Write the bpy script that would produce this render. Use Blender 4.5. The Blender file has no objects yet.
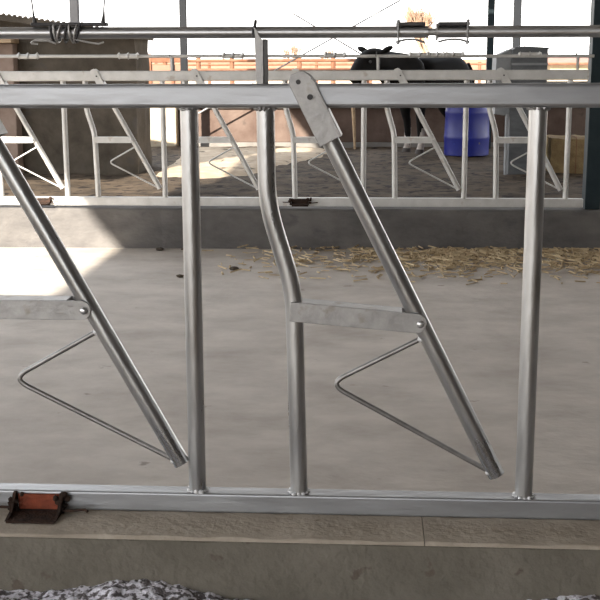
import bpy, bmesh, math, random
from mathutils import Vector, Matrix, noise
random.seed(7)
S = bpy.context.scene
COL = S.collection
PI = math.pi

# ------------------------------------------------------------------ materials
def mat(name, base, rough=.7, metal=0., var=None, scale=8., detail=6., bump=0., bscale=60., stretch=None, spec=None,
        spots=None, rvar=0.):
    """base colour mixed by noise towards var; optional second noise 'spots' = (colour, scale, threshold, width)"""
    m = bpy.data.materials.new(name); m.use_nodes = True
    N = m.node_tree.nodes; L = m.node_tree.links
    b = N['Principled BSDF']
    b.inputs['Roughness'].default_value = rough; b.inputs['Metallic'].default_value = metal
    b.inputs['Specular IOR Level'].default_value = spec if spec is not None else (.1 if rough >= .8 else .3 if rough >= .55 else .5)
    b.inputs['Base Color'].default_value = (*base, 1)
    tc = N.new('ShaderNodeTexCoord'); mp = N.new('ShaderNodeMapping')
    L.new(tc.outputs['Object'], mp.inputs['Vector'])
    if stretch: mp.inputs['Scale'].default_value = stretch
    out = None
    if var:
        n = N.new('ShaderNodeTexNoise'); n.inputs['Scale'].default_value = scale; n.inputs['Detail'].default_value = detail
        n.inputs['Roughness'].default_value = .62
        L.new(mp.outputs[0], n.inputs['Vector'])
        r = N.new('ShaderNodeValToRGB'); r.color_ramp.elements[0].position = .32; r.color_ramp.elements[1].position = .68
        r.color_ramp.elements[0].color = (*base, 1); r.color_ramp.elements[1].color = (*var, 1)
        L.new(n.outputs['Fac'], r.inputs['Fac']); out = r.outputs['Color']
        if rvar:
            mr = N.new('ShaderNodeMapRange'); mr.inputs['From Min'].default_value = .3; mr.inputs['From Max'].default_value = .7
            mr.inputs['To Min'].default_value = rough - rvar; mr.inputs['To Max'].default_value = rough + rvar
            L.new(n.outputs['Fac'], mr.inputs['Value']); L.new(mr.outputs[0], b.inputs['Roughness'])
    if spots:
        c, sc, th, w = spots
        n2 = N.new('ShaderNodeTexNoise'); n2.inputs['Scale'].default_value = sc; n2.inputs['Detail'].default_value = 5
        L.new(mp.outputs[0], n2.inputs['Vector'])
        r2 = N.new('ShaderNodeValToRGB'); r2.color_ramp.elements[0].position = th; r2.color_ramp.elements[1].position = th + w
        r2.color_ramp.elements[0].color = (0, 0, 0, 1); r2.color_ramp.elements[1].color = (1, 1, 1, 1)
        L.new(n2.outputs['Fac'], r2.inputs['Fac'])
        mx = N.new('ShaderNodeMix'); mx.data_type = 'RGBA'
        L.new(r2.outputs['Color'], mx.inputs[0])
        if out: L.new(out, mx.inputs[6])
        else: mx.inputs[6].default_value = (*base, 1)
        mx.inputs[7].default_value = (*c, 1); out = mx.outputs[2]
    if out: L.new(out, b.inputs['Base Color'])
    if bump:
        n3 = N.new('ShaderNodeTexNoise'); n3.inputs['Scale'].default_value = bscale; n3.inputs['Detail'].default_value = 6
        L.new(mp.outputs[0], n3.inputs['Vector'])
        bp = N.new('ShaderNodeBump'); bp.inputs['Strength'].default_value = bump; bp.inputs['Distance'].default_value = .01
        L.new(n3.outputs['Fac'], bp.inputs['Height']); L.new(bp.outputs[0], b.inputs['Normal'])
    return m

M = {}
M['galv'] = mat('galvanised_tube', (.36, .36, .365), .34, .88, (.56, .56, .55), 14, bump=.14, bscale=60, stretch=(1, 1, .22), rvar=.10,
                spots=((.27, .255, .23), 13, .60, .08))
M['rail'] = mat('galvanised_rail', (.28, .285, .30), .42, .8, (.40, .41, .425), 10, bump=.14, bscale=40, stretch=(.25, 1, 1), rvar=.08,
                spots=((.20, .185, .175), 5.5, .62, .10))
M['plate'] = mat('galvanised_plate', (.28, .275, .27), .48, .7, (.42, .41, .40), 26, bump=.12, bscale=90, rvar=.06,
                 spots=((.30, .28, .25), 22, .62, .08))
M['rod'] = mat('steel_rod', (.24, .23, .22), .42, .85, (.34, .33, .32), 30)
M['weld'] = mat('weld', (.85, .85, .86), .5, .2, (.65, .65, .65), 60, bump=.6, bscale=200)
M['bolt'] = mat('bolt', (.62, .62, .62), .35, .9)
M['dark'] = mat('dark_steel_and_shade', (.045, .045, .05), .6, .4, (.09, .085, .08), 40)
M['wire'] = mat('wire', (.55, .54, .52), .5, .7, (.3, .29, .28), 60)
M['hang'] = mat('hanging_wire', (.28, .28, .28), .6, .5)
M['pipe'] = mat('lock_pipe', (.36, .36, .37), .36, .9, (.50, .50, .50), 12, stretch=(.3, 1, 1), rvar=.06)
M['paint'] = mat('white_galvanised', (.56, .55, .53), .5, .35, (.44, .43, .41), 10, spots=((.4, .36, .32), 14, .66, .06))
M['rust'] = mat('rust', (.30, .075, .04), .85, .1, (.16, .05, .032), 30, bump=.5, bscale=120)
M['rustdark'] = mat('burnt_rust', (.06, .035, .025), .9, .1, (.025, .02, .018), 50, bump=.6, bscale=150)
M['floor'] = mat('floor_concrete', (.34, .298, .257), .72, 0, (.52, .468, .412), 3.0, 12, bump=.5, bscale=18, stretch=(.8, 1.0, 1),
                 spots=((.26, .22, .19), 8, .69, .04))
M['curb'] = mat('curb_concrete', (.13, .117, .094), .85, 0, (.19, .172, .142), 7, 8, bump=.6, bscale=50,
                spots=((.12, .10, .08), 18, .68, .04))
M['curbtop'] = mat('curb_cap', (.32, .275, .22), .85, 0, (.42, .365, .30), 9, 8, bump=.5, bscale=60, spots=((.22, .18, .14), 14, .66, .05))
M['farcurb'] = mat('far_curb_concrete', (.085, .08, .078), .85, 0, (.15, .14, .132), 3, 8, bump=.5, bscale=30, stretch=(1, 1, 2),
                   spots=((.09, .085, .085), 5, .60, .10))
M['lime'] = mat('limed_ground', (.09, .08, .08), .95, 0, (.20, .18, .185), 40, bump=.8, bscale=120, spots=((.78, .76, .82), 75, .46, .08))
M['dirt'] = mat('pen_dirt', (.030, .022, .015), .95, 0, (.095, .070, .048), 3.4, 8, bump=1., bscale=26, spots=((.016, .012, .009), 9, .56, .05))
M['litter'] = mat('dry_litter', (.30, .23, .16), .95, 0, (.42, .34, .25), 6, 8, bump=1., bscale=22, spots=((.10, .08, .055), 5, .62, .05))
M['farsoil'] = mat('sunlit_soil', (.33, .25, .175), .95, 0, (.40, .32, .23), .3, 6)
M['hut'] = mat('mud_wall', (.060, .050, .038), .95, 0, (.115, .096, .075), 4, 8, bump=.9, bscale=18, spots=((.09, .078, .066), 6, .62, .08))
M['hutpier'] = mat('pink_brick_pier', (.22, .16, .125), .9, 0, (.28, .21, .17), 7, bump=.6, bscale=25)
M['tile'] = mat('hut_tile', (.40, .36, .31), .9, 0, (.28, .25, .21), 12)
M['plaster'] = mat('pink_plaster', (.075, .050, .040), .9, 0, (.13, .095, .078), 3, bump=.5, bscale=20, spots=((.08, .06, .05), 5, .62, .08))
M['cap'] = mat('wall_cap', (.13, .12, .108), .85, 0, (.19, .175, .16), 5)
M['cream'] = mat('cream_block', (.34, .28, .20), .9, 0, (.40, .34, .25), 6, spots=((.35, .24, .15), 11, .64, .04))
M['blue'] = mat('blue_plastic', (.002, .006, .13), .45, 0, (.003, .010, .18), 3, spots=((.03, .10, .45), 9, .7, .05))
M['tank'] = mat('tank_metal', (.075, .078, .082), .6, .3, (.12, .124, .128), 6, stretch=(1, 1, 3), bump=.2)
M['tankside'] = mat('tank_end', (.19, .195, .20), .6, .3, (.25, .255, .26), 8)
M['cow'] = mat('black_coat', (.003, .0028, .0026), .75, 0, (.006, .005, .0045), 12, spec=.12)
M['shank'] = mat('pale_shank', (.26, .22, .19), .8, 0, (.4, .36, .32), 20)
M['hoof'] = mat('hoof', (.05, .04, .035), .7)
M['column'] = mat('dark_teal_paint', (.010, .020, .025), .55, .2, (.018, .03, .035), 8)
M['column2'] = mat('grey_steel_paint', (.012, .0125, .015), .7, 0, (.02, .02, .023), 8)
M['rrail'] = mat('rusty_rail', (.12, .05, .028), .8, 0, (.18, .09, .055), 6)
M['wood'] = mat('weathered_wood', (.42, .31, .20), .85, 0, (.30, .21, .13), 9, stretch=(.3, 3, 3))
M['straw'] = mat('straw', (.30, .215, .12), .8, 0, (.56, .45, .29), 14)
M['bale'] = mat('bale', (.26, .19, .095), .9, 0, (.17, .115, .06), 14, bump=1., bscale=60)
M['clod'] = mat('clod', (.06, .05, .04), .95, 0, (.10, .08, .06), 30, bump=.8)
M['boundary'] = mat('boundary_wall', (.17, .095, .065), .9, 0, (.21, .14, .10), .8)
M['roofing'] = mat('roof_sheet', (.42, .42, .42), .6, .3, (.5, .5, .5), 3)
M['brownroof'] = mat('brown_roof', (.17, .085, .065), .8, 0, (.22, .12, .09), 3)
M['black'] = mat('black_paint_and_shade', (.005, .006, .008), .7, 0, (.009, .010, .012), 5, spec=.2)
M['darkwall'] = mat('dark_wall', (.05, .045, .04), .9, 0, (.08, .07, .06), 2)
M['bark'] = mat('winter_bark', (.30, .2, .14), .9, 0, (.24, .17, .12), 6)

# ------------------------------------------------------------------ mesh helpers
def link(name, bm, m, parent=None, smooth=False, bevel=0., loc=None):
    me = bpy.data.meshes.new(name)
    bmesh.ops.recalc_face_normals(bm, faces=bm.faces)
    bm.to_mesh(me); bm.free()
    me.materials.append(M[m])
    if smooth:
        for p in me.polygons: p.use_smooth = True
        me.set_sharp_from_angle(angle=math.radians(40))
    o = bpy.data.objects.new(name, me); COL.objects.link(o)
    if parent: o.parent = parent
    if loc: o.location = loc
    if bevel:
        b = o.modifiers.new('bevel', 'BEVEL'); b.width = bevel; b.segments = 3; b.limit_method = 'ANGLE'
    return o

def tag(o, label=None, cat=None, group=None, kind=None):
    if label: o['label'] = label
    if cat: o['category'] = cat
    if group: o['group'] = group
    if kind: o['kind'] = kind
    return o

def empty(name, loc, label, cat, group=None, rz=0):
    o = bpy.data.objects.new(name, None); COL.objects.link(o); o.empty_display_size = .1
    o.location = loc; o.rotation_euler = (0, 0, rz)
    return tag(o, label, cat, group)

def box(bm, x0, x1, y0, y1, z0, z1):
    v = [bm.verts.new(p) for p in ((x0, y0, z0), (x1, y0, z0), (x1, y1, z0), (x0, y1, z0), (x0, y0, z1), (x1, y0, z1), (x1, y1, z1), (x0, y1, z1))]
    for f in ((0, 3, 2, 1), (4, 5, 6, 7), (0, 1, 5, 4), (1, 2, 6, 5), (2, 3, 7, 6), (3, 0, 4, 7)):
        bm.faces.new([v[i] for i in f])
    return bm

def B(*a):
    return box(bmesh.new(), *a)

def prism(bm, pts, axis, a, b):
    """extrude a 2-D polygon along an axis from a to b; axis 'y': pts are (x,z); 'z': (x,y); 'x': (y,z)"""
    def P(p, t):
        return {'y': (p[0], t, p[1]), 'z': (p[0], p[1], t), 'x': (t, p[0], p[1])}[axis]
    A = [bm.verts.new(P(p, a)) for p in pts]; C = [bm.verts.new(P(p, b)) for p in pts]
    bm.faces.new(A); bm.faces.new(C[::-1])
    n = len(pts)
    for i in range(n): bm.faces.new((A[i], A[(i + 1) % n], C[(i + 1) % n], C[i]))
    return bm

def fillet(pts, r, n=6):
    pts = [Vector(p) for p in pts]; out = [pts[0]]
    for i in range(1, len(pts) - 1):
        a = (pts[i - 1] - pts[i]); c = (pts[i + 1] - pts[i])
        d = min(r, a.length * .45, c.length * .45)
        p0 = pts[i] + a.normalized() * d; p2 = pts[i] + c.normalized() * d
        for k in range(n + 1):
            t = k / n; out.append(p0.lerp(pts[i], t).lerp(pts[i].lerp(p2, t), t))
    out.append(pts[-1]); return out

def tube(bm, pts, r, seg=20, cap=True, radii=None):
    pts = [Vector(p) for p in pts]; rings = []; n = len(pts)
    t0 = (pts[1] - pts[0]).normalized()
    up = Vector((0, 1, 0)) if abs(t0.y) < .9 else Vector((1, 0, 0))
    nrm = (up - t0 * up.dot(t0)).normalized()
    for i, p in enumerate(pts):
        t = ((pts[min(i + 1, n - 1)] - p).normalized() + (p - pts[max(i - 1, 0)]).normalized()).normalized()
        nrm = (nrm - t * nrm.dot(t)).normalized(); bi = t.cross(nrm)
        rr = radii[i] if radii else r
        rings.append([bm.verts.new(p + (nrm * math.cos(2 * PI * k / seg) + bi * math.sin(2 * PI * k / seg)) * rr) for k in range(seg)])
    for a, b in zip(rings, rings[1:]):
        for k in range(seg): bm.faces.new((a[k], a[(k + 1) % seg], b[(k + 1) % seg], b[k]))
    if cap: bm.faces.new(rings[0][::-1]); bm.faces.new(rings[-1])
    return bm

def T(pts, r, seg=20, **k):
    return tube(bmesh.new(), pts, r, seg, **k)

def lump(bm, c, r, sub=2, amp=.3, sc=None, seed=0):
    res = bmesh.ops.create_icosphere(bm, subdivisions=sub, radius=1)
    for v in res['verts']:
        d = 1 + amp * noise.noise(v.co * 2.3 + Vector((seed, seed * .7, 3)))
        v.co = Vector((v.co.x * r * (sc[0] if sc else 1), v.co.y * r * (sc[1] if sc else 1), v.co.z * r * (sc[2] if sc else 1))) * d + Vector(c)
    return bm

def copy_tree(o, parent=None):
    c = o.copy(); COL.objects.link(c); c.parent = parent
    for ch in list(o.children): copy_tree(ch, c)
    return c

# ------------------------------------------------------------------ headlock fence
ZB = .334            # top of the bottom rail
ZT = 1.116           # centre of the top rail
R = .0172

def weld_ring(x, z, r, seed, up=1):
    bm = bmesh.new(); rnd = random.Random(seed)
    for k in range(12):
        a = 2 * PI * k / 12
        lump(bm, (x + math.cos(a) * r, math.sin(a) * r, z), rnd.uniform(.003, .0065), 1, .4, (1, 1, .8), seed + k)
    return bm

def post_mesh(x):
    return T([(x, 0, ZB), (x, 0, ZT - .0215)], R, 24)

def neck_mesh(x):
    return T(fillet([(x + .144, 0, ZT - .0215), (x + .146, 0, .912), (x + .196, 0, .745), (x + .205, 0, ZB)], .05, 8), R, 24)

def spacer_mesh(L):
    bm = bmesh.new(); h = .019; w = .025; t = .0035
    end = [(L - .004 + .019 * math.sin(a), .019 * math.cos(a)) for a in [PI * k / 8 for k in range(9)]]
    side = [(-.013, h)] + end + [(-.013, -h)]
    prism(bm, side, 'y', -w, -w + t); prism(bm, side, 'y', w - t, w)
    box(bm, -.006, L - .034, -w + t, w - t, h - t, h)
    return bm

def arm_parts(root, theta, x, th_sp, front=True):
    """swinging locking arm hinged on the top rail; local -Z runs down the arm"""
    pv = (x + .224, 0, ZT)
    arm = link('locking_arm', T([(0, 0, -.06), (0, 0, -.827)], .0168, 24), 'galv' if front else 'paint', root, True)
    arm.location = pv; arm.rotation_euler = (0, -theta, 0)
    # bracket: two cheeks over the rail, joined below it
    bm = bmesh.new()
    cheek = [(-.021, -.094), (.021, -.094), (.022, .030), (.012, .046), (-.010, .048), (-.021, .036)]
    prism(bm, cheek, 'y', -.030, -.026); prism(bm, cheek, 'y', .026, .030)
    box(bm, .0215, .0245, -.030, .030, -.094, -.036)
    prism(bm, [(.0205, -.094), (.0245, -.094), (.0245, .020), (.0205, .026)], 'y', -.034, -.026)
    prism(bm, [(.0205, -.094), (.0245, -.094), (.0245, .020), (.0205, .026)], 'y', .026, .034)
    box(bm, -.021, .0215, -.026, -.018, -.094, -.090); box(bm, -.021, .0215, .018, .026, -.094, -.090)
    br = link('pivot_bracket', bm, 'plate' if front else 'paint', arm, False, .0012 if front else 0)
    bm = T([(.004, -.036, -.004), (.004, .036, -.004)], .0052, 10)
    link('pivot_bolt', bm, 'dark', br, True)
    if front:
        bm = T([(-.003, -.0312, .030), (-.003, -.0296, .030)], .0045, 16)
        link('bolt_hole', bm, 'dark', br, True)
    loop = T(fillet([(-.006, 0, -.512), (-.214, 0, -.515), (-.008, 0, -.816)], .035, 8), .0052, 12)
    link('guard_loop', loop, 'rod' if front else 'paint', arm, True)
    if front:
        for c, q in (((-.012, -.006, -.813), .006), ((-.014, -.004, -.512), .0065)):
            link('weld_bead', lump(bmesh.new(), c, q, 2, .3), 'weld', arm, True)
    # spacer bar
    sp = link('spacer_bar', spacer_mesh(.235), 'plate' if front else 'paint', root, False, .001 if front else 0)
    sp.location = (x + .203, 0, .707); sp.rotation_euler = (0, th_sp, 0)
    bm = T([(.237, -.031, 0), (.237, .031, 0)], .0045, 12)
    for s in (-1, 1): lump(bm, (.237, s * .030, 0), .0075, 2, 0, (1, .6, 1))
    link('spacer_bolt', bm, 'bolt' if front else 'paint', sp, True)

def fence(Y, xs, xa, xb, thetas, front, label, dz=0.):
    root = empty('headlock_fence', (0, Y, dz), label, 'cattle headlock fence')
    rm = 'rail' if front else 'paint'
    if front:
        link('top_rail', B(xa, xb, -.022, .022, ZT - .022, ZT + .022), rm, root, False, .007)
        link('bottom_rail', B(xa, xb, -.021, .021, ZB - .040, ZB), rm, root, False, .004)
    else:
        link('top_rail', B(xa, xb, -.022, .022, ZT - .032, ZT + .032), rm, root, False, .007)
        link('bottom_rail', B(xa, xb, -.021, .021, ZB - .056, ZB), rm, root, False, .004)
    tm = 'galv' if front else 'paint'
    for i, x in enumerate(xs):
        p = link('post', post_mesh(x), tm, root, True)
        if front:
            link('weld_bead', weld_ring(x, ZB + .002, R + .001, i * 31), 'weld', p, True)
            link('weld_bead', weld_ring(x, ZT - .0235, R + .001, i * 37 + 5), 'plate', p, True)
        if x + .25 > xb: continue
        k = link('neck_bar', neck_mesh(x), tm, root, True)
        if front:
            link('weld_bead', weld_ring(x + .205, ZB + .002, R + .001, i * 41), 'weld', k, True)
            link('weld_bead', weld_ring(x + .144, ZT - .0235, R + .001, i * 43), 'plate', k, True)
        th, ts = thetas[i]
        arm_parts(root, math.radians(th), x, math.radians(ts), front)
    return root

nxs = [-.34 + .65 * k for k in range(-2, 4)]
front = fence(0, nxs, -1.75, 1.95, [(28.6, 0), (28.6, 0), (26.7, 4.8), (27.5, 3), (28, 1), (28, 1)], True,
      'large galvanised cattle headlock fence nearest the viewer, standing on the front concrete curb')
fxs = [-.69 + .65 * k for k in range(-4, 4)]
far = fence(5.24, fxs, -3.6, 1.372, [(28.4, 0)] * 8, False,
      'pale headlock fence with many bars standing on the curb across the feed alley')

# upright angle brackets that carry the locking pipes
def carrier(root, x, m, h0, zp):
    """folded plate standing on the top rail; its tongue curls up in front of the locking pipe (centre height zp)"""
    lo, hi = zp - .012, zp + .004
    front = [(x - .0085, h0), (x + .0055, h0), (x + .0050, lo - .002), (x - .002, lo + .004), (x - .007, hi), (x - .0125, hi + .006), (x - .0115, lo)]
    bm = prism(bmesh.new(), front, 'y', -.018, -.0145)
    o = link('pipe_carrier', bm, m, root, False)
    bm = prism(bmesh.new(), [(x + .0040, -.0180), (x + .0058, -.0180), (x + .0118, .004), (x + .0100, .004)], 'z', h0, lo + .0005)
    link('side_flange', bm, 'dark', o, False)  # dark colour paints in the shadow inside the fold
    bm = T(fillet([(x - .0125, -.0165, lo + .002), (x - .0140, -.0165, zp + .004), (x - .0105, -.012, zp + .013), (x - .010, -.006, zp + .022)], .004),
           .003, 8)
    link('hook', bm, 'dark', o, True)
for x in (-.202, 1.10, -1.5): carrier(front, x, 'plate', ZT + .022, 1.2305)
for x in (-1.272, .047, 1.299, -2.55): carrier(far, x, 'paint', ZT + .03, 1.240)

# rusty anchors fixed to the bottom rails
def anchor(name, x, y, label, w=.10, cat='bracket', pm='rust'):
    root = empty(name, (x, y, 0), label, cat)
    bm = B(-w / 2 + .006, w / 2 - .006, -.006, 0, .278, .328)
    link('back_plate', bm, pm, root)
    bm = B(-w / 2, w / 2, -.074, 0, .2940, .2975)
    link('foot_plate', bm, 'rustdark', root, False, .001)
    for s in (-1, 1):
        bm = prism(bmesh.new(), [(-.072, .2970), (0, .2970), (0, .333), (-.010, .333), (-.040, .304)], 'x', s * w / 2 - .003, s * w / 2 + .003)
        link('side_gusset', bm, 'rustdark', root)
        bm = bmesh.new()
        for k in range(9):
            lump(bm, (s * w / 2 + random.uniform(-.012, .014), -random.uniform(.004, .02), .3 + random.uniform(-.004, .033)), random.uniform(.004, .009), 1, .5, None, k * 3 + s)
        link('burnt_weld', bm, 'rustdark', root, True)
    bm = T([(w / 2 - .005, -.020, .300), (w / 2 + .03, -.030, .305), (w / 2 + .052, -.032, .3085), (w / 2 + .058, -.036, .3065)], .003, 8)
    link('tie_wire', T([(-w / 2, -.020, .306), (-w / 2 - .05, -.026, .309)], .003, 8), 'rustdark', root, True)
    link('tie_wire', bm, 'rustdark', root, True)
    return root
anchor('anchor_bracket', -.658, -.0215, 'rusty red anchor bracket with burnt welds on the front bottom rail', .096)
for x, lab in ((-2.16, 'small dark rusty anchor at the left on the far bottom rail'), (-.452, 'small dark rusty anchor in the middle of the far bottom rail')):
    anchor('anchor_bracket', x, 5.24 - .0215, lab, .12, pm='rustdark')

# ------------------------------------------------------------------ locking pipes
lp = empty('locking_pipe', (0, 0, 1.2305), 'long grey steel locking pipe running above the front top rail', 'pipe')
link('pipe', T([(-1.7, 0, .004), (.105, 0, 0)], .0107, 20), 'pipe', lp, True)
link('pipe', T([(.121, 0, 0), (1.9, 0, 0)], .0107, 20), 'pipe', lp, True)
link('joint_pin', T([(.09, 0, 0), (.14, 0, 0)], .007, 14), 'plate', lp, True)
def clamp_half(x0, x1, lp, boltx, z=0.):
    bm = B(x0, x1, -.013, .013, z + .0105, z + .0175)
    o = link('clamp_plate', bm, 'dark', lp, False, .002)
    bm = T(fillet([(x0, -.006, z - .018), (x0 + .3 * (x1 - x0), -.008, z - .0135), (x0 + .7 * (x1 - x0), -.008, z - .0135), (x1, -.006, z - .019)], .02), .002, 8)
    lump(bm, (boltx, -.006, z - .0185), .0045, 1, .2)
    link('clamp_strap', bm, 'hang', o, True)
    bm = T([(boltx, -.013, z - .020), (boltx, -.013, z + .022)], .0018, 8); lump(bm, (boltx, -.013, z + .019), .004, 1, .2)
    link('clamp_bolt', bm, 'hang', o, True)
clamp_half(.046, .099, lp, .050); clamp_half(.123, .180, lp, .176)
link('joint_ring', T([(.119, 0, 0), (.1225, 0, 0)], .0155, 20), 'plate', lp, True)
# wire bound coupling at the left
o = link('clamp_plate', B(-.632, -.49, -.012, .012, .0135, .020), 'dark', lp, False, .002)
bm = T(fillet([(-.594, -.012, -.010), (-.625, -.012, -.0115), (-.634, -.012, -.017), (-.620, -.012, -.019)], .01), .0019, 8)
link('wire_tail', bm, 'wire', o, True)
link('wire_tail', T([(-.625, -.012, -.0125), (-.60, -.013, -.013), (-.585, -.013, -.018)], .0019, 8), 'wire', o, True)
link('wire_tail', T([(-.552, -.012, -.010), (-.525, -.012, -.016), (-.505, -.013, -.019), (-.495, -.013, -.016)], .0017, 8), 'wire', o, True)
for i, x in enumerate((-.593, -.587, -.579, -.566, -.558, -.548, -.543)):
    sk = random.uniform(-.004, .006)
    pts = [(x + sk * math.sin(2 * PI * k / 20), .0165 * math.cos(2 * PI * k / 20), .002 + .0175 * math.sin(2 * PI * k / 20)) for k in range(21)]
    link('wire_turn', T(pts, .0022, 8, cap=False), 'wire' if i % 3 else 'dark', o, True)
for x, lab in ((-.628, 'thin grey wire hanging down to the left end of the wire-bound pipe coupling'),
               (-.497, 'thin grey wire hanging down to the right end of the wire-bound pipe coupling')):
    s = 1 if x < -.55 else -1
    bm = T([(x + .001 * s, 0, 1.2505), (x - .004 * s, 0, 1.30), (x - .006, 0, 1.6), (x - .006, 0, 3.99)], .0017, 6)
    w = link('hanging_wire', bm, 'hang', None, True); tag(w, lab, 'wire', 'wires above the locking pipe')
    bm = bmesh.new(); tube(bm, [(x + .001 * s, 0, 1.2505), (x - .002 * s, 0, 1.272)], .004, 8, radii=[.0045, .0012])
    link('wire_knot', bm, 'dark', w, True)

fp = empty('locking_pipe', (0, 5.24, 1.240), 'thin pale locking pipe running above the far headlock fence', 'pipe')
link('pipe', T([(-3.5, 0, .006), (1.4, 0, -.009)], .0105, 14), 'paint', fp, True)
for x in (-2.21, -1.555, -.88, -.228, .31, .42, .52, 1.0):
    o = link('coupling_sleeve', T([(x - .055, 0, 0), (x + .055, 0, 0)], .015, 12), 'paint', fp, True)
    for d in (-.06, .0, .06):
        bm = lump(bmesh.new(), (x + d, 0, .003), .022, 1, .3, (.7, 1, 1), x + d)
        link('nut', bm, 'paint' if d else 'wire', o, True)

# ------------------------------------------------------------------ floor, curbs and grounds
def grid(x0, x1, y0, y1, nx, ny, zf):
    bm = bmesh.new(); V = []
    for j in range(ny + 1):
        V.append([])
        for i in range(nx + 1):
            x = x0 + (x1 - x0) * i / nx; y = y0 + (y1 - y0) * j / ny
            V[-1].append(bm.verts.new((x, y, zf(x, y))))
    for j in range(ny):
        for i in range(nx): bm.faces.new((V[j][i], V[j][i + 1], V[j + 1][i + 1], V[j + 1][i]))
    return bm
def nz(x, y, s, k=0): return noise.noise(Vector((x * s, y * s, k)))

tag(link('floor', grid(-12, 12, .11, 5.19, 60, 30, lambda x, y: 0), 'floor'), 'smooth grey concrete floor of the feed alley', kind='structure')

def curb_bm(x0, x1, y0, y1, z0, z1, amp, n, c=.010):
    """concrete curb with a slightly uneven arris"""
    bm = bmesh.new(); prof = [(y0, z0), (y0, z1 - c), (y0 + c, z1), (y1 - c, z1), (y1, z1 - c), (y1, z0)]
    rings = []
    for i in range(n + 1):
        x = x0 + (x1 - x0) * i / n
        rings.append([bm.verts.new((x, y + (amp * nz(x, z * 9, 9, 1) if k in (1, 2) else 0), z + (amp * .5 * nz(x, y, 14, 4) if k in (1, 2) else 0)))
                      for k, (y, z) in enumerate(prof)])
    for a, b in zip(rings, rings[1:]):
        for k in range(len(prof) - 1): bm.faces.new((a[k], a[k + 1], b[k + 1], b[k]))
    bm.faces.new(rings[0]); bm.faces.new(rings[-1][::-1])
    return bm
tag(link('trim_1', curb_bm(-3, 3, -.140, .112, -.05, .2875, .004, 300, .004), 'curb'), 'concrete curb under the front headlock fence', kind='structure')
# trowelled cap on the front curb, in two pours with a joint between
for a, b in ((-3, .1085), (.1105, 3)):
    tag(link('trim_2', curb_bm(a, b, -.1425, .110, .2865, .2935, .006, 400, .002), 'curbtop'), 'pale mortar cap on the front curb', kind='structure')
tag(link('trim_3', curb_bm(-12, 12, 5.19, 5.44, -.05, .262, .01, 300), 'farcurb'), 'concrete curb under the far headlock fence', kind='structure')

def limez(x, y):
    base = .168 + .012 * nz(x, y, 3) + .007 * nz(x, y, 22, 2) + .006 * nz(x, y, 60, 5)
    heap = .036 * math.exp(-((x + .43) / .14) ** 2) + .030 * math.exp(-((x - .42) / .12) ** 2) + .012 * math.exp(-((x + .75) / .1) ** 2)
    return base + heap * math.exp(-((y + .14) / .12) ** 2)
lm = link('ground', grid(-1.5, 1.5, -.62, -.13, 420, 70, limez), 'lime', None, True)
tag(lm, 'crumbly white limed litter heaped along the foot of the front curb', 'litter', kind='stuff')
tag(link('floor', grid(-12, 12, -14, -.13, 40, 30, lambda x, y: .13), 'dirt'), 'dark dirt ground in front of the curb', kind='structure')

def penz(x, y):
    z = .10 + .03 * nz(x, y, 1.1) + .02 * nz(x, y, 4, 2)
    z += .045 * math.exp(-((y - 6.2) / .5) ** 2)
    return z
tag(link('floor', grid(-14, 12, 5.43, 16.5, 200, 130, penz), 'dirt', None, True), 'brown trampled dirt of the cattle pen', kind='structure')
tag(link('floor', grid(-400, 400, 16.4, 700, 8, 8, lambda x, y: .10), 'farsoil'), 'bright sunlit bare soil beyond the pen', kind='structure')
tag(link('floor', grid(-90, -13.9, -60, 16.5, 4, 4, lambda x, y: .09), 'farsoil'), 'bare soil to the left of the barn', kind='structure')

# pale patch of dry manure crust
def patch(name, pts, h, m, label, cat='dirt'):
    bm = bmesh.new()
    c = Vector((sum(p[0] for p in pts) / len(pts), sum(p[1] for p in pts) / len(pts)))
    rings = []
    for s in (1., .85, .6, .3):
        ring = []
        for k in range(48):
            t = k / 48 * len(pts); i = int(t); f = t - i
            p = Vector(pts[i]).lerp(Vector(pts[(i + 1) % len(pts)]), f)
            q = c + (p - c) * s * (1 + .06 * noise.noise(Vector((k * .6, s * 3, h))))
            z = penz(q.x, q.y) + (-.02 if s == 1 else h * (1 - s * .5) * (1 + .6 * nz(q.x, q.y, 5, 7)))
            ring.append(bm.verts.new((q.x, q.y, z)))
        rings.append(ring)
    for a, b in zip(rings, rings[1:]):
        for k in range(48): bm.faces.new((a[k], a[(k + 1) % 48], b[(k + 1) % 48], b[k]))
    bm.faces.new(rings[-1])
    return tag(link(name, bm, m, None, True), label, cat, kind='stuff')
patch('dry_litter', [(-2.2, 9.0), (-1.75, 8.6), (-1.2, 9.4), (-.7, 11.2), (-.35, 13.0), (-.6, 13.3), (-2.5, 13.3), (-2.3, 11)], .035, 'litter',
      'pale dry litter spread in the sun beside the mud hut')

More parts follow.
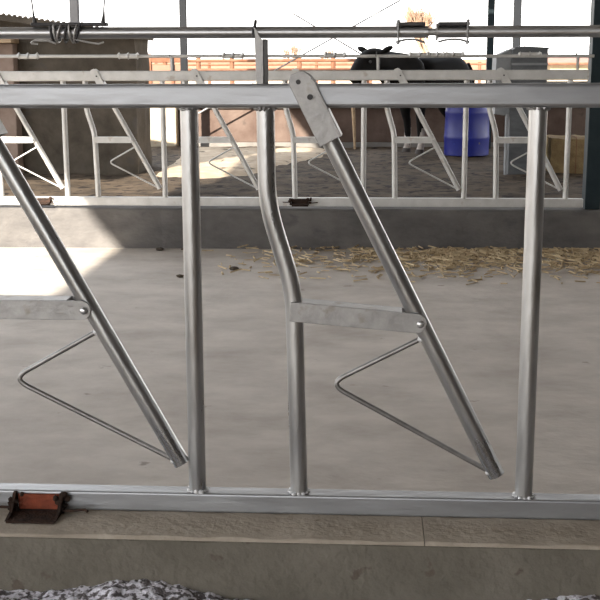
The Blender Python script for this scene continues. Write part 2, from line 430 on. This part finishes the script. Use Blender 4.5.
# straw stalks and small clods along the far curb
bm = bmesh.new()
rs = random.Random(3)
def dens(x):
    return (.22 if x > -.45 else .04) + 1.0 * math.exp(-((x - .45) / .45) ** 2) + .7 * math.exp(-((x - 1.3) / .25) ** 2) + .35 * math.exp(-((x + .55) / .2) ** 2)
cnt = 0
while cnt < 1900:
    x = rs.uniform(-1.1, 1.9); y = 5.17 - abs(rs.gauss(0, .42))
    if rs.random() > dens(x) / 1.3: continue
    if abs(nz(x, y, 3.0, 9)) < .06 and rs.random() < .8: continue
    if y < 3.9: continue
    if x < -.1 and y > 4.75 and rs.random() < .7: continue
    l = rs.uniform(.015, .05); a = rs.uniform(0, PI); w = rs.uniform(.003, .007)
    z = .003 + rs.random() * .018 * (1 if y > 4.6 else .4); tz = rs.uniform(-.006, .010)
    c, s = math.cos(a), math.sin(a)
    P = []
    for e, zz in ((-1, z), (1, z + max(tz, -z + .002))):
        for q, h in ((-1, 0), (1, 0), (0, 1)):
            P.append(bm.verts.new((x + e * l * c - q * w * s, y + e * l * s + q * w * c, zz + h * w)))
    for f in ((0, 1, 2), (5, 4, 3), (0, 3, 4, 1), (1, 4, 5, 2), (2, 5, 3, 0)): bm.faces.new([P[i] for i in f])
    cnt += 1
tag(link('straw', bm, 'straw'), 'loose straw scattered along the foot of the far curb', 'straw', kind='stuff')

clods = [(-1.36, 5.10, .022, 'dark clod at the foot of the far curb, just right of the sunlit patch'),
         (-1.20, 5.12, .018, 'small dark clod at the foot of the far curb behind the left front post'),
         (-1.07, 4.15, .017, 'small dark clod on open floor left of the left front post'),
         (-1.10, 4.62, .020, 'flat dark clod on open floor below the far curb'),
         (-.79, 4.40, .022, 'dark clod beside the leftmost tuft of straw')]
for i, (x, y, r, lab) in enumerate(clods):
    tag(link('dung_clod', lump(bmesh.new(), (x, y, r * .45), r, 2, .5, (1.3, 1.1, .5), i * 5), 'clod', None, True), lab, 'clod', 'clods on the alley floor')

# ------------------------------------------------------------------ barn columns and roof
def column(x, y, w, d, z0, h, m, label, plate=True):
    root = empty('steel_column', (x, y, z0), label, 'column')
    link('shaft', B(-w / 2, w / 2, -d / 2, d / 2, .012 if plate else 0, h), m, root, False, .004)
    if plate:
        link('base_plate', B(-w / 2 - .02, w / 2 + .02, -d / 2 - .03, d / 2 + .03, 0, .012), m, root)
    return root
c = column(1.438, 5.315, .097, .12, .262, 3.73, 'column', 'thick dark teal column rising from the far curb at the right edge', False)
column(-2.45, 13, .088, .088, .08, 3.9, 'black', 'slim grey column behind the left front post, left of the crossed cables')
column(1.54, 13, .085, .085, .08, 3.9, 'column', 'slim near-black column left of the grey tank, right of the black cow')
column(2.74, 20, .14, .14, .09, 3.9, 'black', 'far column rising just behind the grey tank')  # black colour stands in for shade on this column
column(-4.14, 14, .115, .115, .08, 3.9, 'column2', 'grey column rising behind the mud hut at the left')
for (xa, za, xb, zb, lab) in ((-2.41, 2.67, 1.50, .38, 'thin bracing cable falling to the right between the slim columns'),
                              (-2.41, .50, 1.50, 2.62, 'thin bracing cable rising to the right between the slim columns')):
    tag(link('bracing_cable', T([(xa, 12.985 if za > 1 else 13.015, za), (xb, 12.985 if za > 1 else 13.015, zb)], .011, 6), 'hang', None, True), lab, 'cable', 'crossed bracing cables')
tag(link('trim_4', B(-4.3, 3.0, 12.93, 13.07, 3.98, 4.1), 'column2'), 'steel beam on the slim columns', kind='structure')

# unseen roof sheets, gaps shaped to place the sun patches.  footprint = where each sheet's shade falls on the floor
SX, SY, HR = .79, 2.0, 4.0
def sheet(pts):
    bm = prism(bmesh.new(), [(x - SX * HR, y - SY * HR) for x, y in pts], 'z', HR, HR + .03)
    tag(link('ceiling', bm, 'roofing'), 'unseen barn roof sheet, shaped to cast the shade', kind='structure')
def rect(x0, x1, y0, y1): sheet([(x0, y0), (x1, y0), (x1, y1), (x0, y1)])
rect(-1.66, 16, -1.2, 8.6)
rect(-12, -1.661, -1.2, 3.3)
rect(-1.37, 16, 8.601, 11.8)
rect(-1.14, 16, 11.801, 12.3)
sheet([(-12, 9.0), (-2.33, 9.0), (-2.33, 9.4), (-1.15, 12.4), (-1.15, 12.8), (-12, 12.8)])
rect(-.66, 16, 12.301, 16.6)
rect(-12, -5.2, 3.301, 8.99)
rect(.6, 16, 16.7, 22.4)  # unseen sheet added to darken the right of the pen
for x in (-2.9, 3.2, 8):
    tag(link('trim_5', B(x - .06, x + .06, -9, 7.0, HR - .15, HR - .005), 'column2'), 'roof beam under the barn roof', kind='structure')
tag(link('shade_wall_right', B(5.2, 5.4, -9, 4.9, -.05, 3.99), 'darkwall'), 'unseen dark wall on the right, added to darken reflections', kind='structure')  # added out of view to darken the right sides of the posts

tag(link('shade_wall_back', B(.5, 5.2, -9.2, -9.0, -.05, 3.99), 'darkwall'), 'unseen dark wall behind the viewer, added to darken reflections', kind='structure')  # added out of view to darken reflections in the tubes
# ------------------------------------------------------------------ mud hut on the left
hut = empty('mud_hut', (-3.0, 9.3, .08), 'dark mud-walled hut with a sloping tiled edge, behind the left of the far fence', 'hut')
bm = bmesh.new()
def top(x): return 1.60 - .137 * (x - .0)      # local x: slope down to the right
prism(bm, [(-2.6, -.06), (.64, -.06), (.64, top(.64) - .14), (-2.6, top(-2.6) - .14)], 'y', .1, .8)
bmesh.ops.subdivide_edges(bm, edges=bm.edges, cuts=12, use_grid_fill=True)
for v in bm.verts:
    v.co.y += .03 * noise.noise(v.co * 3) + .02 * noise.noise(v.co * 9); v.co.x += .02 * noise.noise(v.co * 5)
link('wall', bm, 'hut', hut, True)
bm = prism(bmesh.new(), [(-2.7, top(-2.7) - .14), (.68, top(.68) - .14), (.68, top(.68) - .08), (-2.7, top(-2.7) - .08)], 'y', -.05, .9)
rf = link('roof', bm, 'hut', hut)
bm = bmesh.new(); x = -2.68
while x < .68:
    lump(bm, (x, -.03, top(x) - .075), .02, 1, .3, (1.1, 2, .7), x); x += .055
link('edge_tile', bm, 'tile', rf, True)['kind'] = 'stuff'
link('brick_pier', B(-1.45, -.56, -.06, .12, -.03, 1.33), 'hutpier', hut, False, .01)
link('pier_cap', B(-1.5, -.54, -.16, .12, 1.33, 1.38), 'wood', hut, False, .01)
for x0, x1, z, lab in ((-4.6, -3.52, .875, 'rough wooden pole leaning level against the brick pier of the hut'),):
    tag(link('wooden_pole', T([(x0, 9.16, z + .03), (x1, 9.17, z)], .022, 10), 'wood', None, True), lab, 'pole')

# ------------------------------------------------------------------ low pen wall
lw = empty('low_wall', (0, 13.5, .06), 'low pink plastered wall with a grey base at the back of the pen', 'wall')
link('wall_body', B(-2.62, 3.6, 0, .2, .10, .56), 'plaster', lw, False, .01)
link('wall_base', B(-2.62, 3.6, -.03, .2, -.04, .10), 'cap', lw, False, .01)
link('coping', B(-2.64, 3.6, -.05, .25, .56, .61), 'cap', lw, False, .01)
tag(link('cream_pier', B(-3.02, -2.63, 13.32, 13.7, .03, .74), 'cream', None, False, .015), 'cream sunlit block pier between the mud hut and the pink wall', 'pier')

# ------------------------------------------------------------------ blue drum
bd = empty('plastic_drum', (1.185, 12.0, .10), 'deep blue plastic drum standing in the pen right of the black cow', 'drum')
bm = bmesh.new()
prof = [(.255, 0), (.272, .012), (.275, .2), (.278, .21), (.278, .24), (.274, .25), (.266, .5), (.269, .51), (.269, .54), (.265, .55), (.255, .66)]
tube(bm, [(0, 0, z) for r, z in prof], 1, 40, radii=[r for r, z in prof])
link('drum_body', bm, 'blue', bd, True)
link('drum_rim', T([(0, 0, .655), (0, 0, .67)], .268, 40), 'blue', bd, True)
for x, z, s in ((-.03, .39, .018), (.13, .16, .014)):
    link('label_fleck', lump(bmesh.new(), (x, -math.sqrt(.275 ** 2 - x * x), z), s, 1, .3, (1, .25, 1), x), 'cap', bd, True)

# ------------------------------------------------------------------ grey tank
tk = empty('water_tank', (1.53, 9.65, .08), 'tall grey box-shaped tank with a pale end, right of the blue drum', 'tank', None, math.radians(0))
bm = prism(bmesh.new(), [(-.135, 0), (.215, 0), (.215, 1.255), (-.10, 1.27), (-.135, 1.25)], 'y', -.22, .22)
link('tank_body', bm, 'tank', tk, False, .006)
bm = prism(bmesh.new(), [(-.285, .62), (-.136, .60), (-.136, 1.262), (-.20, 1.235), (-.285, 1.19)], 'y', -.18, .2)
link('tank_end', bm, 'tankside', tk, False, .006)
for z in (1.10, 1.19): link('tank_band', B(-.139, .219, -.226, -.219, z, z + .022), 'tankside', tk)
link('tank_lid', prism(bmesh.new(), [(-.11, 1.272), (-.02, 1.285), (.225, 1.27), (.225, 1.256), (-.11, 1.256)], 'y', -.23, .23), 'tank', tk)
link('drain_pipe', T([(-.165, -.22, -.0), (-.165, -.22, .62)], .016, 10), 'tankside', tk, True)

# ------------------------------------------------------------------ straw bale / right side items
bl = empty('straw_bale', (2.34, 9.9, .09), 'tan straw bale lying in shade between the grey tank and the teal column', 'bale')
bm = B(-.5, .5, -.3, .3, 0, .36); bmesh.ops.subdivide_edges(bm, edges=bm.edges, cuts=14, use_grid_fill=True)
for v in bm.verts: v.co += Vector((noise.noise(v.co * 14), noise.noise(v.co * 13 + Vector((5, 0, 0))), noise.noise(v.co * 12 + Vector((0, 7, 0))))) * .018
link('bale_body', bm, 'bale', bl)
for x in (-.25, .25):
    link('twine', T(fillet([(x, -.312, .005), (x, -.312, .372), (x, .312, .372), (x, .312, .005)], .04), .004, 6), 'rrail', bl, True)

# tan stake in the shade left of the cow
st = tag(link('wooden_stake', T([(-.20, 13.2, .08), (-.21, 13.2, .35), (-.235, 13.2, .80)], .022, 10, radii=[.016, .022, .028]), 'wood', None, True),
         'short tan wooden stake in front of the low wall, below the head of the cow', 'stake')

# ------------------------------------------------------------------ black cow
def skinned(name, verts, edges, radii, root, m, parent, sub=2):
    me = bpy.data.meshes.new(name); me.from_pydata(verts, edges, []); me.materials.append(M[m])
    o = bpy.data.objects.new(name, me); COL.objects.link(o); o.parent = parent
    s = o.modifiers.new('skin', 'SKIN'); s.use_smooth_shade = True
    for i, d in enumerate(me.skin_vertices[0].data):
        r = radii[i]; d.radius = r if isinstance(r, tuple) else (r, r); d.use_root = (i == root)
    u = o.modifiers.new('sub', 'SUBSURF'); u.levels = sub; u.render_levels = sub
    return o
# local axes: +X towards the head, Z up; turned so the head points left and a little towards the viewer
cow = empty('cow', (.63, 12.35, .095), 'black cow standing side-on in the pen behind the far fence, head to the left', 'cow', None, math.radians(180 + 44))
cow.scale = (1.09, 1.09, 1.09)
V = []; E_ = []; RD = []
def vtx(p, r, prev=None):
    V.append(p); RD.append(r)
    if prev is not None: E_.append((prev, len(V) - 1))
    return len(V) - 1
hip = vtx((-.50, 0, .96), (.22, .25))
rump = vtx((-.70, 0, 1.0), (.20, .20), hip)
belly = vtx((-.22, 0, .86), (.25, .26), hip)
chest0 = vtx((.10, 0, .86), (.25, .26), belly)
chest = vtx((.34, 0, .90), (.20, .25), chest0)
n1 = vtx((.50, 0, .98), (.16, .20), chest)
n2 = vtx((.64, 0, 1.02), (.15, .16), n1)
h1 = vtx((.78, 0, 1.08), (.15, .15), n2)
h2 = vtx((.90, 0, 1.00), (.13, .14), h1)
h3 = vtx((1.01, 0, .88), (.10, .11), h2)
h4 = vtx((1.06, 0, .82), (.095, .095), h3)
for s in (-1, 1):
    a = vtx((.14, s * .13, .66), .095, chest); a = vtx((.12 + .02 * s, s * .13, .42), .05, a)
    a = vtx((.11 + .03 * s, s * .13, .38), .048, a); a = vtx((.09 + .03 * s, s * .13, .10), .032, a); vtx((.11 + .03 * s, s * .13, .03), .045, a)
    a = vtx((-.56, s * .14, .66), .12, hip); a = vtx((-.50, s * .14, .56), .09, a); a = vtx((-.66 + .03 * s, s * .14, .36), .048, a)
    a = vtx((-.62 + .03 * s, s * .14, .10), .034, a); vtx((-.60 + .03 * s, s * .14, .03), .046, a)
skinned('body', V, E_, RD, 0, 'cow', cow)
for s in (-1, 1):
    bm = lump(bmesh.new(), (0, 0, 0), .09, 2, .1, (.45, 1, .35), s)
    e = link('ear', bm, 'cow', cow, True); e.location = (.74, s * .19, 1.17); e.rotation_euler = (s * .35, 0, 0)
    link('eye', lump(bmesh.new(), (.92, s * .115, 1.04), .016, 2, 0), 'dark', cow, True)
    for fx in (.115 + .03 * s, -.595 + .03 * s):
        sh = link('pale_shank', T([(fx - .02, s * .135 if fx > 0 else s * .14, .30), (fx - .022, s * .135 if fx > 0 else s * .14, .10), (fx - .005, s * .135 if fx > 0 else s * .14, .05)], .036, 12, radii=[.040, .038, .044]), 'shank', cow, True)
        sh['label'] = 'pale lower leg'
        link('hoof', T([(fx, s * .135 if fx > 0 else s * .14, 0), (fx - .005, s * .135 if fx > 0 else s * .14, .06)], .05, 12, radii=[.056, .046]), 'hoof', cow, True)
tl = T(fillet([(-.80, 0, 1.02), (-.90, 0, .90), (-.90, 0, .50), (-.89, 0, .36)], .1), .02, 10, radii=None)
link('tail', tl, 'cow', cow, True)

# ------------------------------------------------------------------ things beyond the pen
def rusty_fence(x0, x1, y, zs, step, label, slope=0.):
    root = empty('rusty_fence', (x0, y, .09), label, 'fence')
    L = x1 - x0
    for z in zs: link('rail', T([(0, 0, z), (L, 0, z + slope)], .03, 8), 'rrail', root, True)
    k = 0; x = 0
    while x <= L + .01:
        link('post', T([(x, 0.03, 0), (x, 0.03, zs[0] + .06 + slope * x / L)], .042, 8), 'rrail', root, True); x += step
rusty_fence(-4.4, .6, 19, (1.20, 1.03, .93), .62, 'rusty orange pipe fence with close posts beyond the low wall')
rusty_fence(-9, 9, 30, (1.15, .9), 1.5, 'second rusty pipe fence standing farther out on the sunlit soil')
gate = empty('rusty_gate', (-4.3, 16.9, .09), 'small pinkish rusty panel gate right of the mud hut', 'gate')
link('frame', B(0, 1.25, 0, .05, 1.17, 1.24), 'rrail', gate)
for x in (.2, .62, 1.0): link('upright', B(x, x + .05, -.01, .06, 0, 1.3 if x == .62 else 1.17), 'rrail', gate)
link('panel', B(.0, 1.25, .02, .04, .70, 1.12), 'boundary', gate)
bw = tag(link('boundary_wall', B(-60, 16, 90, 90.4, .08, 1.75), 'boundary'), 'long low tan boundary wall on the horizon', 'wall')
fb = empty('farm_building', (8.4, 45, .10), 'long low cream farm building with a brown roof at the far right', 'building')
link('wall', B(-1.2, 9, 0, 5, 0, 1.12), 'cream', fb)
link('roof', prism(bmesh.new(), [(-.3, 1.12), (5.3, 1.12), (2.5, 1.5)], 'x', -1.5, 9.3), 'brownroof', fb)
for x in (.6, 2.4, 4.2): link('doorway', B(x, x + .7, -.02, .04, 0, .9), 'dark', fb)
bs = empty('brick_shelter', (3.3, 15.3, .08), 'dark low brick shelter in the shade behind the straw bale', 'shelter')
link('wall', B(-.9, 1.6, 0, 1.0, 0, .80), 'hut', bs, False, .01)
link('roof', B(-1.0, 1.7, -.1, 1.1, .80, .86), 'hut', bs)

def tree(x, y, h, spread, seed, label, levels=5):
    root = empty('bare_tree', (x, y, .09), label, 'tree', 'bare winter trees on the horizon')
    rnd = random.Random(seed); tr = bmesh.new(); tw = bmesh.new()
    def grow(p, d, l, r, lev):
        q = p + d * l
        b = tr if lev < 2 else tw
        tube(b, [p, p.lerp(q, .5) + Vector((rnd.uniform(-1, 1), rnd.uniform(-1, 1), 0)) * l * .06, q], r, 5, radii=[r, r * .85, r * .65], cap=False)
        if lev >= levels: return
        for k in range(4 if lev else 5):
            a = Vector((rnd.gauss(0, spread), rnd.gauss(0, spread), rnd.uniform(.3, 1))).normalized()
            nd = (d * .75 + a * .75).normalized()
            grow(p.lerp(q, rnd.uniform(.55, 1)), nd, l * rnd.uniform(.55, .78), r * .58, lev + 1)
    grow(Vector((0, 0, 0)), Vector((0, 0, 1)), h * .30, h * .022, 0)
    link('trunk', tr, 'bark', root); link('twigs', tw, 'bark', root)['kind'] = 'stuff'
tree(3.1, 62, 6.5, .55, 4, 'faint bare tree rising behind the middle joint of the locking pipe')
tree(-8.4, 120, 4.6, .7, 9, 'small faint bare tree on the horizon left of the pipe carrier')
tree(-5.2, 130, 4.2, .7, 12, 'small faint bare tree on the horizon right of the pipe carrier')

# ------------------------------------------------------------------ light
w = bpy.data.worlds.new('hazy_sky'); S.world = w; w.use_nodes = True
N = w.node_tree.nodes; L = w.node_tree.links
bg = N['Background']
tc = N.new('ShaderNodeTexCoord'); sx = N.new('ShaderNodeSeparateXYZ'); L.new(tc.outputs['Generated'], sx.inputs[0])
r = N.new('ShaderNodeValToRGB'); L.new(sx.outputs['Z'], r.inputs['Fac'])
r.color_ramp.elements[0].position = 0.; r.color_ramp.elements[0].color = (1, .975, .94, 1)
r.color_ramp.elements[1].position = .7; r.color_ramp.elements[1].color = (.80, .88, 1, 1)
L.new(r.outputs[0], bg.inputs['Color']); bg.inputs['Strength'].default_value = 4.0
sd = bpy.data.lights.new('sun', 'SUN'); sd.energy = 20; sd.angle = math.radians(.6); sd.color = (1, .93, .82)
so = bpy.data.objects.new('sun', sd); COL.objects.link(so)
so.rotation_euler = Vector((SX, SY, -1)).to_track_quat('-Z', 'Y').to_euler()

# ------------------------------------------------------------------ camera
f, pit, yaw, rol = 1135.7, .2022, -.0614, -.0031
cd = bpy.data.cameras.new('camera'); cam = bpy.data.objects.new('camera', cd); COL.objects.link(cam)
cd.sensor_width = 36; cd.sensor_height = 36; cd.sensor_fit = 'HORIZONTAL'; cd.lens = f * 36 / 600
cd.clip_start = .05; cd.clip_end = 2000
fw = Vector((math.sin(yaw) * math.cos(pit), math.cos(yaw) * math.cos(pit), -math.sin(pit)))
rt = Vector((math.cos(yaw), -math.sin(yaw), 0)); up = rt.cross(fw)
rt2 = rt * math.cos(rol) + up * math.sin(rol); up2 = -rt * math.sin(rol) + up * math.cos(rol)
mw = Matrix((rt2, up2, -fw)).transposed().to_4x4(); mw.translation = (0, -2.149, 1.168)
cam.matrix_world = mw
S.camera = cam
S.view_settings.view_transform = 'Standard'; S.view_settings.look = 'None'
S.view_settings.gamma = 1; S.view_settings.use_curve_mapping = False; S.view_settings.exposure = .13
